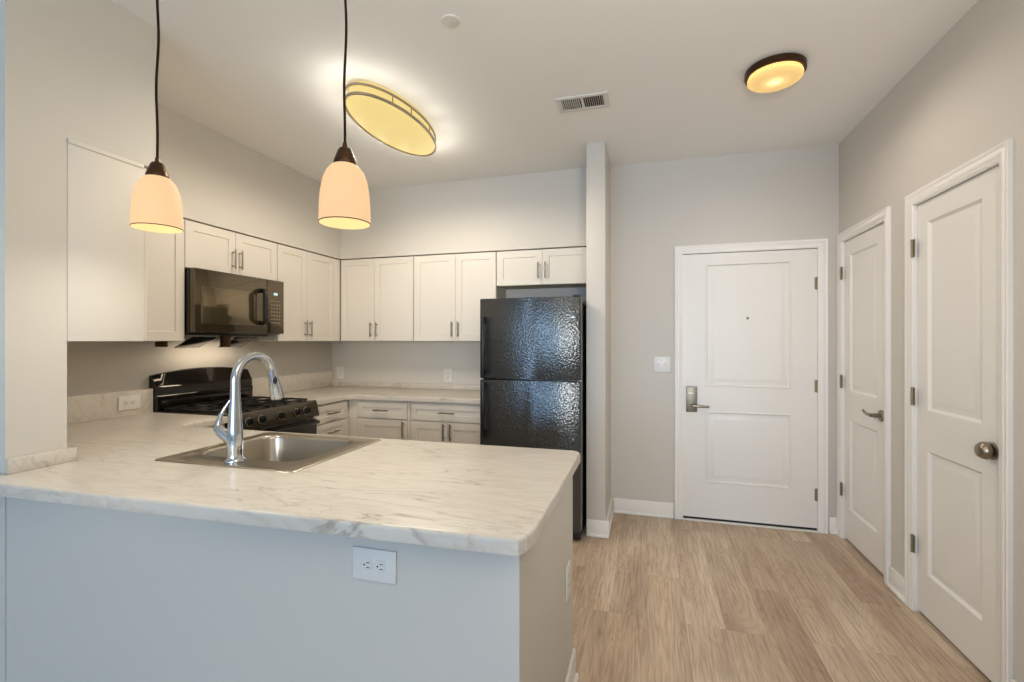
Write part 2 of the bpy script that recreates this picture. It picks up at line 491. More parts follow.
def casing(name, w, h, cw, loc, rz, hinge_gap=0.0):
    """door casing and jamb in local space: opening 0..w, faces -y, wall face at y=0"""
    bm = BM(); tmp = bmesh.new()
    prof = [(0, 0), (0, .008), (.003, .011), (cw * .30, .0125), (cw * .36, .0155), (cw * .62, .0165), (cw * .70, .0135), (cw * .78, .018), (cw * .95, .020), (cw, .017), (cw, 0)]
    rows = []
    for px, pz, dx_, dz_ in ((0, 0, -1, 0), (0, h, -1, 1), (w, h, 1, 1), (w, 0, 1, 0)):
        rows.append([tmp.verts.new((px + dx_ * a, -t, pz + dz_ * a)) for a, t in prof])
    for A, B in zip(rows, rows[1:]):
        for k in range(len(prof)):
            l = (k + 1) % len(prof); tmp.faces.new((A[k], A[l], B[l], B[k]))
    tmp.faces.new(rows[0]); tmp.faces.new(rows[-1][::-1])
    join(bm, tmp)
    for x0, x1 in ((0, 0.004), (w - .004, w)): box(bm, x0, x1, -0.007, 0.1, 0, h)
    box(bm, 0, w, -0.007, 0.1, h - .004, h)
    # stops behind the slab
    for x0, x1 in ((0.004, 0.018), (w - .018, w - .004)): box(bm, x0, x1, 0.055, 0.1, 0, h - .004)
    box(bm, 0.004, w - .004, 0.055, 0.1, h - .02, h - .004)
    o = struct(name, bm, M['trim']); o.location = loc; o.rotation_euler = (0, 0, rz)
    return o


casing('trim_1', EX1 - EX0, EH, 0.058, (EX0, YE, 0), 0)
casing('trim_2', 0.612, DH, 0.060, (XR, D2[1], 0), -PI / 2)
casing('trim_3', 0.612, DH, 0.060, (XR, D3[1], 0), -PI / 2)
bm = BM(); box(bm, EX0 + .004, EX1 - .004, YE - .02, YE + .1, 0.0, 0.006, 0.002); o = struct('trim_4', bm, M['trim'])


def hinges(parent, xpos, zs, yf):
    for z in zs:
        bm = BM()
        box(bm, xpos - .017, xpos - .0025, yf - .0012, yf + .001, z - .044, z + .044)
        box(bm, xpos + .0025, xpos + .017, yf - .0012, yf + .001, z - .044, z + .044)
        lathe(bm, [(0, -.047), (.0058, -.045), (.0058, -.0152), (.0052, -.015), (.0052, -.0148), (.0058, -.0145), (.0058, .0145), (.0052, .0148), (.0058, .015), (.0058, .045), (0, .047)], 12, (xpos, yf - .005, z))
        build('hinge', bm, M['hinge'], parent)


RAISED = [(0.004, 0.004), (0.012, 0.012), (0.020, 0.012), (0.046, 0.003), (0.052, 0.003)]
# entry door
e = build('door_1', slab(BM(), 0.267 - EX0, 1.176 - EX0, 0.024, 2.034, 0.006, 0.05,
      [(0.165, 0.748, 0.290, 0.838), (0.165, 0.748, 1.022, 1.958)], [(0.004, -0.004), (0.011, -0.004), (0.017, 0.012), (0.026, 0.012), (0.058, -0.001), (0.064, -0.001)]), M['door'], loc=(EX0, YE, 0))
e['kind'] = 'structure'
hinges(e, 0.9145, (0.265, 1.045, 1.785), 0.006 - .0)
bm = BM(); box(bm, 0.006, 0.913, 0.010, 0.04, 0.0065, 0.0235, 0.002); build('door_sweep', bm, M['rubber'], e)
bm = BM(); lathe(bm, [(0, .004), (.004, .004), (.0045, .002), (.009, .004), (.0095, .001), (.0095, 0)], 20, (0.459, 0.006, 1.54), '-Y'); build('peephole', bm, M['lock'], e)
bm = BM(); box(bm, 0.028, 0.106, -0.012, 0.006, 0.828, 1.022, 0.004, 3); lk = build('lock_plate', bm, M['lock'], e)
bm = BM(); tube(bm, [(0.073, -0.010, .882), (0.073, -0.05, .882), (0.078, -0.058, .881), (0.106, -0.060, .879), (0.186, -0.060, .876)], [.014, .012, .0115, .010, .008], 14); build('lever', bm, M['nickel'], lk)
bm = BM(); box(bm, 0.044, 0.084, -0.0135, -0.011, 0.966, 0.974, 0.001); build('indicator_slot', bm, M['tag'], lk)

# closet doors on the right wall (local x runs towards the camera)
def closet_door(name, D):
    d = build(name, slab(BM(), 0.007, 0.605, 0.016, 2.054, 0.008, 0.043,
          [(0.093, 0.485, 0.224, 0.832), (0.093, 0.485, 1.03, 1.955)], RAISED), M['door'], loc=(XR, D[1], 0))
    d.rotation_euler = (0, 0, -PI / 2); d['kind'] = 'structure'
    hinges(d, 0.004, (0.343, 1.09, 1.84), 0.008 - .018)
    return d


d2 = closet_door('door_2', D2); d3 = closet_door('door_3', D3)
bm = BM(); lathe(bm, [(0, 0), (.035, 0), (.035, .005), (.029, .008), (.020, .010), (.020, .014), (.033, .018), (.0355, .024), (.033, .034), (.0275, .043), (.024, .047), (.021, .0485), (0, .0485)], 32, (0.547, 0.008, .934), '-Y'); build('door_knob', bm, M['nickel'], d3)
bm = BM(); lathe(bm, [(0, 0), (.033, 0), (.033, .004), (.029, .010), (.013, .013), (.012, .045), (0, .046)], 28, (0.545, 0.008, .934), '-Y')
tube(bm, [(0.548, -0.044, .934), (0.52, -0.046, .934), (0.48, -0.046, .935), (0.45, -0.045, .941), (0.425, -0.042, .950)], [.011, .0105, .009, .008, .006], 12); build('door_lever', bm, M['nickel'], d2)
for d in (d2, d3):
    bm = BM(); box(bm, 0.6045, 0.606, 0.0075, 0.034, 0.905, 0.963); build('latch_plate', bm, M['lock'], d)

# ------------------------------------------------------------------ cabinets
SH = [(0.001, 0.0), (0.0025, 0.006)]
def shaker(parent, name, x0, x1, z0, z1, frame=0.057, yf=-0.019):
    return build(name, slab(BM(), x0, x1, z0, z1, yf, -0.0008, [(x0 + frame, x1 - frame, z0 + frame, z1 - frame)], [(0.0015, 0.0065), (0.003, 0.0065)]), M['cab'], parent)


def pull(parent, x, z, vertical=True, L=0.135, yf=-0.019):
    bm = BM(); r = 0.0058; s = 0.048; off = yf - 0.030
    if vertical:
        tube(bm, [(x, off, z - L / 2), (x, off, z + L / 2)], r, 12)
        for q in (-s, s): tube(bm, [(x, yf - 0.0005, z + q), (x, off + .001, z + q)], 0.0045, 10)
    else:
        tube(bm, [(x - L / 2, off, z), (x + L / 2, off, z)], r, 12)
        for q in (-s, s): tube(bm, [(x + q, yf - 0.0005, z), (x + q, off + .001, z)], 0.0045, 10)
    return build('pull_handle', bm, M['nickel'], parent)


def carcass(parent, w, d, z0, z1, name='carcass', toe=False):
    bm = BM()
    if toe:
        box(bm, 0.0005, w - .0005, 0, d, 0.10, z1); box(bm, 0.0005, w - .0005, 0.075, d, 0.0, 0.10)
    else:
        box(bm, 0.0005, w - .0005, 0, d, z0, z1)
    return build(name, bm, M['cab'], parent)


UZ0, UZ1 = 1.370, 2.132
G1 = 'white upper kitchen cabinets'; G2 = 'white base kitchen cabinets'
YF = YB + .019 ; XF = XB - .019    # carcass front planes; doors come out to YB / XB

def upper(label, loc, rz, w, splits, d, z0=UZ0, handles='mid', pad=0.0, hz=None):
    t = thing('wall_cabinet', label, 'cabinet', loc, rz, G1)
    carcass(t, w, d, z0, UZ1)
    bm = BM(); box(bm, 0.018, w - .018, 0.012, d - .01, z0 - .0012, z0 + .0005); build('underside_panel', bm, M['cabin'], t)
    hz = hz or (z0 + 0.103)
    for i in range(len(splits) - 1):
        a, b = splits[i] + .0015, splits[i + 1] - .0015
        dr = shaker(t, 'door', a, b, z0 + .001, UZ1 - .004)
        if handles == 'mid':
            pull(dr, (b - 0.028) if i == 0 else (a + 0.028), hz)
    return t


# left wall, seen from the peninsula towards the corner (root at the near end, local x -> world +y)
DU = (-XL - .003) - (-XF)
upper('white upper cabinet between the side panel and the microwave', (XF, 1.62, 0), PI / 2, 0.663, [0.0, 0.663], DU, handles='none')
upper('short white upper cabinet with two doors directly over the microwave', (XF, 2.286, 0), PI / 2, 0.764, [0.0, 0.378, 0.764], DU, z0=1.832, hz=1.938)
t = upper('white two-door upper cabinet on the left wall, right of the microwave', (XF, 3.052, 0), PI / 2, 0.807, [0.003, 0.334, 0.715], DU)
bm = BM(); box(bm, 0.7165, 0.7885, -0.0185, -0.0005, UZ0, UZ1 - .003, 0.001); build('filler_strip', bm, M['cab'], t)
DB = (YK - .003) - YF
upper('white two-door upper cabinet on the back wall, in the corner', (XB + .001, YF, 0), 0, 0.760, [0.004, 0.362, 0.757], DB)
upper('white two-door upper cabinet on the back wall, left of the refrigerator', (-2.009, YF, 0), 0, 0.774, [0.002, 0.402, 0.772], DB)
upper('short white two-door upper cabinet above the black refrigerator', (-1.233, YF, 0), 0, 0.815, [0.003, 0.398, 0.79], DB, z0=1.838, hz=1.955)
# cabinet over the end of the peninsula: its flat end panel faces the camera side
t = thing('wall_cabinet', 'white upper cabinet end with a wide flat side panel beside the left pendant', 'cabinet', (XS, YS1 + .003, 0), 0, G1)
bm = BM(); box(bm, XL + .003 - XS, -0.019, 0, 0.28, UZ0, UZ1); build('carcass', bm, M['cab'], t)
bm = BM(); box(bm, -0.0185, 0.001, -0.001, 0.282, UZ0 - .001, UZ1 + .007, 0.0015)
box(bm, -0.0165, 0.005, -0.001, 0.282, UZ1 - .010, UZ1 + .007, 0.002); build('end_panel', bm, M['cab'], t)
bm = BM(); box(bm, -0.37, -0.004, 0.2825, 0.300, UZ0 + .001, UZ1 - .004, 0.002); build('door', bm, M['cab'], t)


# base cabinets
def base(label, loc, rz, w, d, rows, stile=0.0):
    t = thing('base_cabinet', label, 'cabinet', loc, rz, G2)
    carcass(t, w, d, 0, 0.868, toe=True)
    for kind, x0, x1, z0, z1, hx, hz in rows:
        p = shaker(t, kind, x0, x1, z0, z1, 0.045 if kind == 'drawer' else 0.057)
        pull(p, hx, hz, kind == 'door')
    return t


XBF, YBF = -2.462, 3.532     # carcass fronts of left and back base units
w = 0.43
lb = base('white three-drawer base cabinet on the left wall, right of the range', (XBF, 3.056, 0), PI / 2, w, 0.61,
     [('drawer', 0.006, w - .01, 0.725, 0.858, w / 2, 0.792), ('drawer', 0.006, w - .01, 0.425, 0.715, w / 2, 0.64), ('drawer', 0.006, w - .01, 0.12, 0.415, w / 2, 0.33)])
bm = BM(); box(bm, w + .001, 3.528 - 3.056, -0.002, 0.3, 0.10, 0.868, 0.001); build('filler_strip', bm, M['cab'], lb)
t = thing('base_cabinet', 'white blank corner panel between the base cabinets', 'cabinet', (XBF, YBF, 0), 0, G2)
bm = BM(); box(bm, 0.002, 0.092, -0.002, 0.60, 0.10, 0.868, 0.001); box(bm, 0.002, 0.092, 0.07, 0.60, 0.0, 0.10); build('corner_panel', bm, M['cab'], t)
base('white base cabinet with one drawer and one door, next to the corner', (-2.368, YBF, 0), 0, 0.49, 0.60,
     [('drawer', 0.004, 0.468, 0.725, 0.858, 0.236, 0.793), ('door', 0.004, 0.468, 0.12, 0.715, 0.44, 0.640)])
w = 0.66
base('white base cabinet with a wide drawer over two doors, left of the refrigerator', (-1.876, YBF, 0), 0, w, 0.60,
     [('drawer', 0.018, 0.654, 0.725, 0.858, 0.336, 0.793), ('door', 0.018, 0.335, 0.12, 0.715, 0.308, 0.640), ('door', 0.338, 0.654, 0.12, 0.715, 0.366, 0.640)])
# hidden sink base behind the knee wall and the unit left of the range
t = thing('base_cabinet', 'white base unit carrying the peninsula counter and sink', 'cabinet', (0, 0, 0), 0, G2)
bm = BM()
box(bm, -2.08, -1.84, KY0 + .125, 1.90, 0.10, 0.868); box(bm, -1.14, KX1 - .125, KY0 + .125, 1.90, 0.10, 0.868)
box(bm, -1.84, -1.14, 1.945, 1.955, 0.10, 0.868); box(bm, -2.08, KX1 - .125, KY0 + .125, 1.83, 0.0, 0.10)
build('carcass', bm, M['cab'], t)
bm = BM(); box(bm, XL + .005, XBF, YS1 + .005, 2.284, 0.10, 0.868); box(bm, XL + .005, XBF - .07, YS1 + .005, 2.284, 0, 0.10)
tag(build('base_cabinet', bm, M['cab']), 'white base unit under the counter, left of the range', 'cabinet', G2)

# ------------------------------------------------------------------ countertops
CT0, CT1 = 0.876, 0.914
SX0, SX1, SY0, SY1 = -1.815, -1.172, 1.362, 1.938
CX1 = -0.262
t = thing('countertop', 'cream marbled laminate peninsula countertop holding the sink', 'countertop', (-1.2, 1.5, CT0))
def ycurve(x):  # the front edge runs slightly askew
    return 1.006 + (x + 1.964) * 0.0262
xe = -2.6
outer = [(xe, ycurve(xe)), (-0.300, ycurve(-0.300)), (-0.286, 1.052), (-0.276, 1.066), (-0.268, 1.095), (CX1, 1.13), (CX1, 1.94), (CX1 - .012, 1.965), (CX1 - .03, 1.975), (-2.36, 1.975), (-2.43, 1.985), (-2.435, 2.02), (-2.435, 2.286),
         (XL + .003, 2.286), (XL + .003, YS1 + .003), (XS + .004, YS1 + .003), (XS + .004, YS0 - .003), (xe, YS0 - .003)]
bm = BM(); tmp = bmesh.new()
off = Vector((1.2, -1.5))
def V2(p, z): return tmp.verts.new((p[0] + 1.2, p[1] - 1.5, z))
top = [V2(p, CT1 - CT0) for p in outer]; bot = [V2(p, 0) for p in outer]
inner = rbox_poly(SX0 + .012, SX1 - .012, SY0 + .012, SY1 - .012, 0.02, 3)
it = [V2(p, CT1 - CT0) for p in inner]; ib = [V2(p, 0) for p in inner]
n = len(outer)
side_edges = []
for i in range(n):
    j = (i + 1) % n; tmp.faces.new((bot[i], bot[j], top[j], top[i]))
k = len(inner)
for i in range(k):
    j = (i + 1) % k; tmp.faces.new((it[i], it[j], ib[j], ib[i]))
for O, I in ((top, it), (bot, ib)):
    es = []
    for R in (O, I):
        for i in range(len(R)):
            e_ = tmp.edges.get((R[i], R[(i + 1) % len(R)])) or tmp.edges.new((R[i], R[(i + 1) % len(R)])); es.append(e_)
    bmesh.ops.triangle_fill(tmp, edges=es, use_beauty=True)
bmesh.ops.recalc_face_normals(tmp, faces=tmp.faces)
fe = [tmp.edges.get((top[i], top[(i + 1) % n])) for i in range(n) if i < 12]
bmesh.ops.bevel(tmp, geom=[e_ for e_ in fe if e_], offset=0.009, segments=4, profile=0.5, affect='EDGES')
join(bm, tmp)
build('counter_slab', bm, M['marble'], t)
def splash(parent, x0, x1, y0, y1, z1, off=(0, 0, 0), z0=CT1 + .0005):
    bm = BM(); box(bm, x0 - off[0], x1 - off[0], y0 - off[1], y1 - off[1], z0 - off[2], z1 - off[2], 0.0025, 2)
    return build('backsplash', bm, M['marble'], parent)
O1 = (-1.2, 1.5, CT0)
splash(t, XL + .002, XL + .045, YS1 + .022, 2.286, 1.066, O1)
splash(t, XL + .002, XS + .0215, YS1 + .0015, YS1 + .0205, 0.966, O1)
splash(t, XS + .0015, XS + .021, YS0 - .004, YS1 + .0205, 0.966, O1)

t = thing('countertop', 'cream marbled laminate countertop running round the corner to the refrigerator', 'countertop', (-2.7, 3.8, CT0))
O2 = (-2.7, 3.8, CT0)
bm = BM()
poly = [(XL + .003, 3.053), (-2.435, 3.053), (-2.435, 3.455), (-2.39, 3.497), (-1.195, 3.497), (-1.195, YK - .003), (XL + .003, YK - .003)]
prism(bm, [(x + 2.7, y - 3.8) for x, y in poly], 0, CT1 - CT0, 0.008, 4); build('counter_slab', bm, M['marble'], t)
splash(t, XL + .002, XL + .021, 3.053, YK - .023, 1.066, O2)
splash(t, XL + .002, -1.195, YK - .0215, YK - .002, 0.962, O2)

# ------------------------------------------------------------------ sink
t = thing('kitchen_sink', 'square stainless steel drop-in sink set in the peninsula counter', 'sink', ((SX0 + SX1) / 2, (SY0 + SY1) / 2, CT1))
cx, cy = (SX0 + SX1) / 2, (SY0 + SY1) / 2
hw, hh = (SX1 - SX0) / 2, (SY1 - SY0) / 2
bx0, bx1, by0, by1 = -1.745 - cx, -1.262 - cx, 1.478 - cy, 1.888 - cy
loops = [(rbox_poly(-hw, hw, -hh, hh, .018, 6), 0.0008), (rbox_poly(-hw + .004, hw - .004, -hh + .004, hh - .004, .016, 6), 0.0042),
         (rbox_poly(-hw + .012, hw - .012, -hh + .012, hh - .012, .014, 6), 0.0045),
         (rbox_poly(bx0 - .006, bx1 + .006, by0 - .006, by1 + .006, .075, 6), 0.0040),
         (rbox_poly(bx0, bx1, by0, by1, .07, 6), 0.0),
         (rbox_poly(bx0 + .004, bx1 - .004, by0 + .004, by1 - .004, .068, 6), -0.012),
         (rbox_poly(bx0 + .012, bx1 - .012, by0 + .012, by1 - .012, .065, 6), -0.145),
         (rbox_poly(bx0 + .022, bx1 - .022, by0 + .022, by1 - .022, .06, 6), -0.168),
         (rbox_poly(bx0 + .045, bx1 - .045, by0 + .045, by1 - .045, .05, 6), -0.178)]
bm = BM(); rr = [[bm.verts.new((x, y, z)) for x, y in p] for p, z in loops]
for a, b in zip(rr, rr[1:]):
    for i in range(len(a)):
        j = (i + 1) % len(a); bm.faces.new((a[i], a[j], b[j], b[i]))
bm.faces.new(rr[-1])
build('basin', bm, M['steel'], t)
bm = BM(); lathe(bm, [(0, -.1765), (.02, -.1765), (.03, -.174), (.043, -.1745), (.045, -.1775)], 28, ((bx0 + bx1) / 2, (by0 + by1) / 2, 0)); build('drain', bm, M['chrome'], t)

# ------------------------------------------------------------------ faucet
fx, fy = -1.484, 1.424
t = thing('faucet', 'tall curved chrome pull-down faucet behind the sink', 'faucet', (fx, fy, CT1 + .0045))
bm = BM(); lathe(bm, [(0, 0), (.036, 0), (.037, .004), (.034, .012), (.0275, .017), (.0262, .024), (.0268, .036), (.0275, .05), (.0272, .08), (.0258, .12), (.0225, .17), (.0190, .22), (.0170, .26), (.0165, .29)], 36)
build('body', bm, M['chrome'], t)
bm = BM(); R = 0.093; zc = 0.300
pts = [(0, 0, 0.288)] + [(0, R - R * math.cos(a), zc + R * math.sin(a)) for a in [PI * k / 22 for k in range(0, 20)]]
tube(bm, pts, 0.0165, 20); build('spout', bm, M['chrome'], t)
pe = Vector(pts[-1]); dr = (Vector(pts[-1]) - Vector(pts[-2])).normalized(); dr = (dr + Vector((0, -.14, -.35))).normalized()
bm = BM(); tube(bm, [pe - dr * .002, pe + dr * .012, pe + dr * .014, pe + dr * .045, pe + dr * .100, pe + dr * .128, pe + dr * .130], [.0166, .0166, .0172, .0195, .0245, .0255, .022], 24)
sp = build('spray_head', bm, M['chrome'], t)
bm = BM(); q = pe + dr * .05 + Vector((0.015, -0.009, 0.0))
lathe(bm, [(0, .006), (.006, .0055), (.008, .003), (.008, -.004)], 16, (q.x, q.y, q.z), 'X', 2.0, 1.0); build('spray_button', bm, M['blackm'], sp)
bm = BM(); tube(bm, [(0, 0, .065), (-.050, -.003, .100), (-.074, -.004, .118), (-.084, -.004, .126)], [.020, .019, .019, .015], 20)
tube(bm, [(-.072, -.004, .112), (-.082, 0, .136), (-.080, .010, .168), (-.066, .020, .200), (-.048, .030, .232)], [.015, .0125, .008, .0055, .004], 14)
build('lever', bm, M['chrome'], t)

# ------------------------------------------------------------------ range
RYa, RYb = 2.290, 3.048; RW = RYb - RYa
t = thing('gas_range', 'black gas range with five knobs and curved backguard, left wall', 'stove', (-2.44, RYa, 0), PI / 2)
# local: x = 0..RW along the wall, -y = towards the room, back wall at y = XL distance
DBK = -2.44 - XL - .004
bm = BM(); box(bm, 0, RW, 0.0, DBK, 0.03, 0.900, 0.004); box(bm, 0.03, RW - .03, 0.05, DBK - .05, 0.0, 0.04); build('body', bm, M['black'], t)
bm = BM(); box(bm, 0.0, RW, -0.012, DBK - .07, 0.9005, 0.922, 0.006, 3)
build('cooktop', bm, M['black'], t)
# slanted control panel
bm = BM(); tmp = bmesh.new()
pr = [(-.002, .800), (-.052, .806), (-.058, .814), (-.032, .912), (-.024, .923), (-.013, .923), (-.013, .8)]
for xx in (0.0, RW):
    pass
A = [tmp.verts.new((0.0, y, z)) for y, z in pr]; B = [tmp.verts.new((RW, y, z)) for y, z in pr]
tmp.faces.new(A); tmp.faces.new(B[::-1])
for i in range(len(pr)):
    j = (i + 1) % len(pr); tmp.faces.new((A[i], A[j], B[j], B[i]))
join(bm, tmp); cp = build('control_panel', bm, M['rangeface'], t)
sl = math.atan2(.026, .098)
for kx in (0.112, 0.212, 0.378, 0.535, 0.628):
    bm = BM()
    lathe(bm, [(0, 0), (.026, 0), (.026, .004), (.021, .006), (.020, .022), (.018, .026), (0, .026)], 24)
    box(bm, -.006, .006, -.020, .020, .0255, .036, .002)
    T = Matrix.Translation((kx, -.0455, .862)) @ Matrix.Rotation(PI / 2 - sl, 4, 'X')
    bmesh.ops.transform(bm, matrix=T, verts=bm.verts)
    kn = build('knob', bm, M['blackm'], cp)
    bm = BM(); lathe(bm, [(.0262, .0), (.0305, .0), (.0305, .0025), (.0262, .0035)], 24, close=True)
    bmesh.ops.transform(bm, matrix=T, verts=bm.verts)
    build('bezel', bm, M['nickel'], kn)
bm = BM(); box(bm, 0.004, RW - .004, -0.040, -0.002, 0.215, 0.783, 0.005, 3); dd = build('oven_door', bm, M['black'], t)
bm = BM(); box(bm, 0.13, RW - .13, -0.0425, -0.0395, 0.33, 0.64, 0.001); build('oven_window', bm, M['glass'], dd)
bm = BM(); box(bm, 0.02, RW - .02, -0.082, -0.058, 0.752, 0.777, 0.008, 3)
for x in (0.022, RW - .052): box(bm, x, x + .03, -0.07, -0.039, 0.750, 0.779, 0.005, 2)
build('oven_handle', bm, M['black'], dd)
bm = BM(); box(bm, 0.004, RW - .004, -0.036, -0.002, 0.045, 0.205, 0.005, 3); build('storage_drawer', bm, M['black'], t)
# burners and grates
for bx_, by_, br_ in ((0.19, 0.16, .045), (0.57, 0.16, .038), (0.19, 0.42, .038), (0.57, 0.42, .045)):
    bm = BM(); lathe(bm, [(0, 0), (br_ + .02, 0), (br_ + .018, .006), (br_, .008), (br_, .014), (br_ - .006, .018), (0, .018)], 28, (bx_, by_, .9225)); build('burner', bm, M['iron'], t)
for x0, x1 in ((0.03, 0.365), (0.393, 0.728)):
    bm = BM(); zt = .938
    for y in (0.03, 0.29, 0.55): box(bm, x0, x1, y - .006, y + .006, zt - .012, zt, .003)
    for x in (x0 + .006, x1 - .006): box(bm, x - .006, x + .006, 0.03, 0.55, zt - .012, zt, .003)
    xm = (x0 + x1) / 2
    for y in (0.16, 0.42):
        box(bm, x0, xm - .03, y - .005, y + .005, zt - .010, zt + .002, .002); box(bm, xm + .03, x1, y - .005, y + .005, zt - .010, zt + .002, .002)
        box(bm, xm - .005, xm + .005, y - .125, y - .03, zt - .010, zt + .002, .002); box(bm, xm - .005, xm + .005, y + .03, y + .125, zt - .010, zt + .002, .002)
    for x in (x0 + .008, x1 - .008):
        for y in (0.036, 0.544): box(bm, x - .006, x + .006, y - .006, y + .006, .9225, zt - .006, .002)
    build('grate', bm, M['iron'], t)
# backguard with arched top
bm = BM(); tmp = bmesh.new(); N = 16
def arch(u): return 1.148 + 0.034 * (1 - (2 * u - 1) ** 2)
y_front = DBK - .070; rows = []
for i in range(N + 1):
    u = i / N; x = u * RW; zt = arch(u)
    ch = 0.0
    rows.append([tmp.verts.new(p) for p in ((x, DBK, .905), (x, y_front + .01, .905), (x, y_front, .93), (x, y_front - .004, 1.012), (x, y_front + .004, 1.018), (x, y_front + .004, 1.072), (x, y_front + .012, 1.082),
                 (x, DBK - .024, zt - .004), (x, DBK - .016, zt), (x, DBK, zt))])
for a, b in zip(rows, rows[1:]):
    for k in range(len(a)):
        l = (k + 1) % len(a); tmp.faces.new((a[k], a[l], b[l], b[k]))
tmp.faces.new(rows[0]); tmp.faces.new(rows[-1][::-1])
join(bm, tmp); bg = build('backguard', bm, M['black'], t)
bm = BM(); box(bm, 0.02, RW - .02, y_front - .012, y_front - .001, .955, .985, 0.004, 2); build('backguard_rail', bm, M['black'], bg)

# ------------------------------------------------------------------ microwave
t = thing('microwave_oven', 'black over-the-range microwave hung below the short cabinet', 'microwave', (-2.742, 2.291, 1.418), PI / 2)
MW, MH = 0.757, 0.410
DM = -2.742 - XL - .004
bm = BM(); box(bm, 0, MW, 0.0, DM, 0.0, MH, 0.004); build('body', bm, M['black'], t)
sx_ = 0.585
bm = BM(); box(bm, 0.0, sx_ - .001, -0.038, -0.001, 0.006, MH, 0.006, 3)
dm = build('door', bm, M['mwface'], t)
bm = BM(); box(bm, 0.045, 0.475, -0.0400, -0.0375, 0.062, 0.300, 0.001); build('window', bm, M['mwwin'], dm)
bm = BM(); tube(bm, [(0.525, -.040, .318), (0.525, -.065, .318), (0.525, -.078, .308), (0.525, -.082, .28), (0.525, -.082, .12), (0.525, -.078, .092), (0.525, -.065, .082), (0.525, -.040, .082)], .0165, 14); build('handle', bm, M['blackm'], dm)
bm = BM(); box(bm, sx_ + .001, MW, -0.038, -0.001, 0.006, MH, 0.006, 3); cpn = build('control_panel', bm, M['mwface'], t)
bm = BM(); box(bm, sx_ + .066, sx_ + .104, -0.0395, -0.0375, .296, .314, .001); build('display', bm, M['display'], cpn)
kb = None
for i in range(4):
    for j in range(7):
        x = sx_ + .040 + i * .026; z = .085 + j * .027
        if kb is None:
            bm = BM(); box(bm, 0, .013, -.0012, .0002, 0, .007, .0004, 1); kb = q_ = build('button', bm, M['btn'], cpn)
        else:
            q_ = kb.copy(); COL.objects.link(q_); q_.parent = cpn
        q_.location = (x, -.038, z)
# lamp covers and a loose grease filter edge hanging below the body
bm = BM(); box(bm, 0.02, MW - .1, 0.02, DM - .05, -0.012, -0.0005, 0.003); ub = build('bottom_plate', bm, M['blackm'], t)
for x0, x1, tl in ((0.07, 0.25, 0.5), (0.40, 0.60, 0.5)):
    bm = BM(); box(bm, x0, x1, 0.0, 0.17, -0.006, 0.0, 0.002, M4=Matrix.Translation((0, 0.06, -0.020)) @ Matrix.Rotation(-0.42, 4, 'X')); build('filter_flap', bm, M['black'], ub)
bm = BM(); box(bm, 0.262, 0.325, 0.02, 0.05, -0.088, -0.012, 0.003); build('hanging_clip', bm, M['bronze'], ub)
area('cooktop_lamp', (-2.90, 2.67, 1.398), (0, 0, 0), 0.10, 0.45, 1.7, (1.0, 0.84, 0.64), math.radians(170))
bm = BM(); box(bm, -2.93, -2.86, 2.215, 2.245, 1.333, 1.3685, 0.003)
tag(build('cabinet_bracket', bm, M['bronze']), 'small dark bracket under the white cabinet, left of the microwave', 'bracket')

# ------------------------------------------------------------------ refrigerator
FX0, FX1, FY = -1.156, -0.428, 3.205; FW = FX1 - FX0; FH = 1.672
t = thing('refrigerator', 'tall black textured top-freezer refrigerator beside the partition', 'refrigerator', (FX0, FY, 0))
bm = BM(); box(bm, 0.004, FW - .004, 0.068, YK - .04 - FY, 0.03, FH - .006, 0.006)
for x in (0.06, FW - .06):
    for y in (0.12, 0.8): lathe(bm, [(0, 0), (.02, 0), (.02, .04), (0, .04)], 14, (x, y, 0))
build('body', bm, M['blackm'], t)
def fdoor(z0, z1, name):
    bm = BM(); prof = [(0.0, .062), (0.0, .018), (.004, .006), (.014, .0), (.30, -.006), (FW / 2, -.008), (FW - .30, -.006), (FW - .014, 0.0), (FW - .004, .006), (FW, .018), (FW, .062)]
    prism(bm, prof, z0, z1, 0.0)
    tmpb = bm
    es = [e_ for e_ in tmpb.edges if all(abs(v.co.z - z1) < 1e-6 for v in e_.verts) or all(abs(v.co.z - z0) < 1e-6 for v in e_.verts)]
    bmesh.ops.bevel(tmpb, geom=es, offset=0.006, segments=3, profile=0.5, affect='EDGES')
    return build(name, bm, M['fridge'], t)
f1 = fdoor(1.103, FH, 'freezer_door'); f2 = fdoor(0.075, 1.093, 'door')
for p, z0, z1 in ((f1, 1.125, 1.545), (f2, 0.69, 1.075)):
    bm = BM(); box(bm, 0.026, 0.050, -0.046, -0.028, z0, z1, 0.007, 3)
    for a, b in ((z0, z0 + .05), (z1 - .05, z1)): box(bm, 0.029, 0.047, -0.034, 0.001, a, b, 0.005, 2)
    build('handle', bm, M['blackm'], p)
bm = BM(); box(bm, FW - .075, FW - .045, -0.0065, -0.0035, 1.525, 1.537, .001); build('badge', bm, M['tag'], f1)
bm = BM(); lathe(bm, [(0, .003), (.006, .002), (.007, 0)], 14, (FW - .055, -0.004, .70), '-Y'); build('badge', bm, M['tag'], f2)
bm = BM(); box(bm, FW - .06, FW - .005, 0.02, 0.09, FH + .0005, FH + .014, 0.004); build('hinge_cover', bm, M['blackm'], t)
bm = BM(); box(bm, FW - .03, FW + .004, 0.012, 0.05, 1.0945, 1.1015, 0.001); build('middle_hinge', bm, M['nickel'], t)
bm = BM(); box(bm, 0.01, FW - .01, 0.03, 0.066, 0.012, 0.07, 0.004); build('toe_grille', bm, M['blackm'], t)

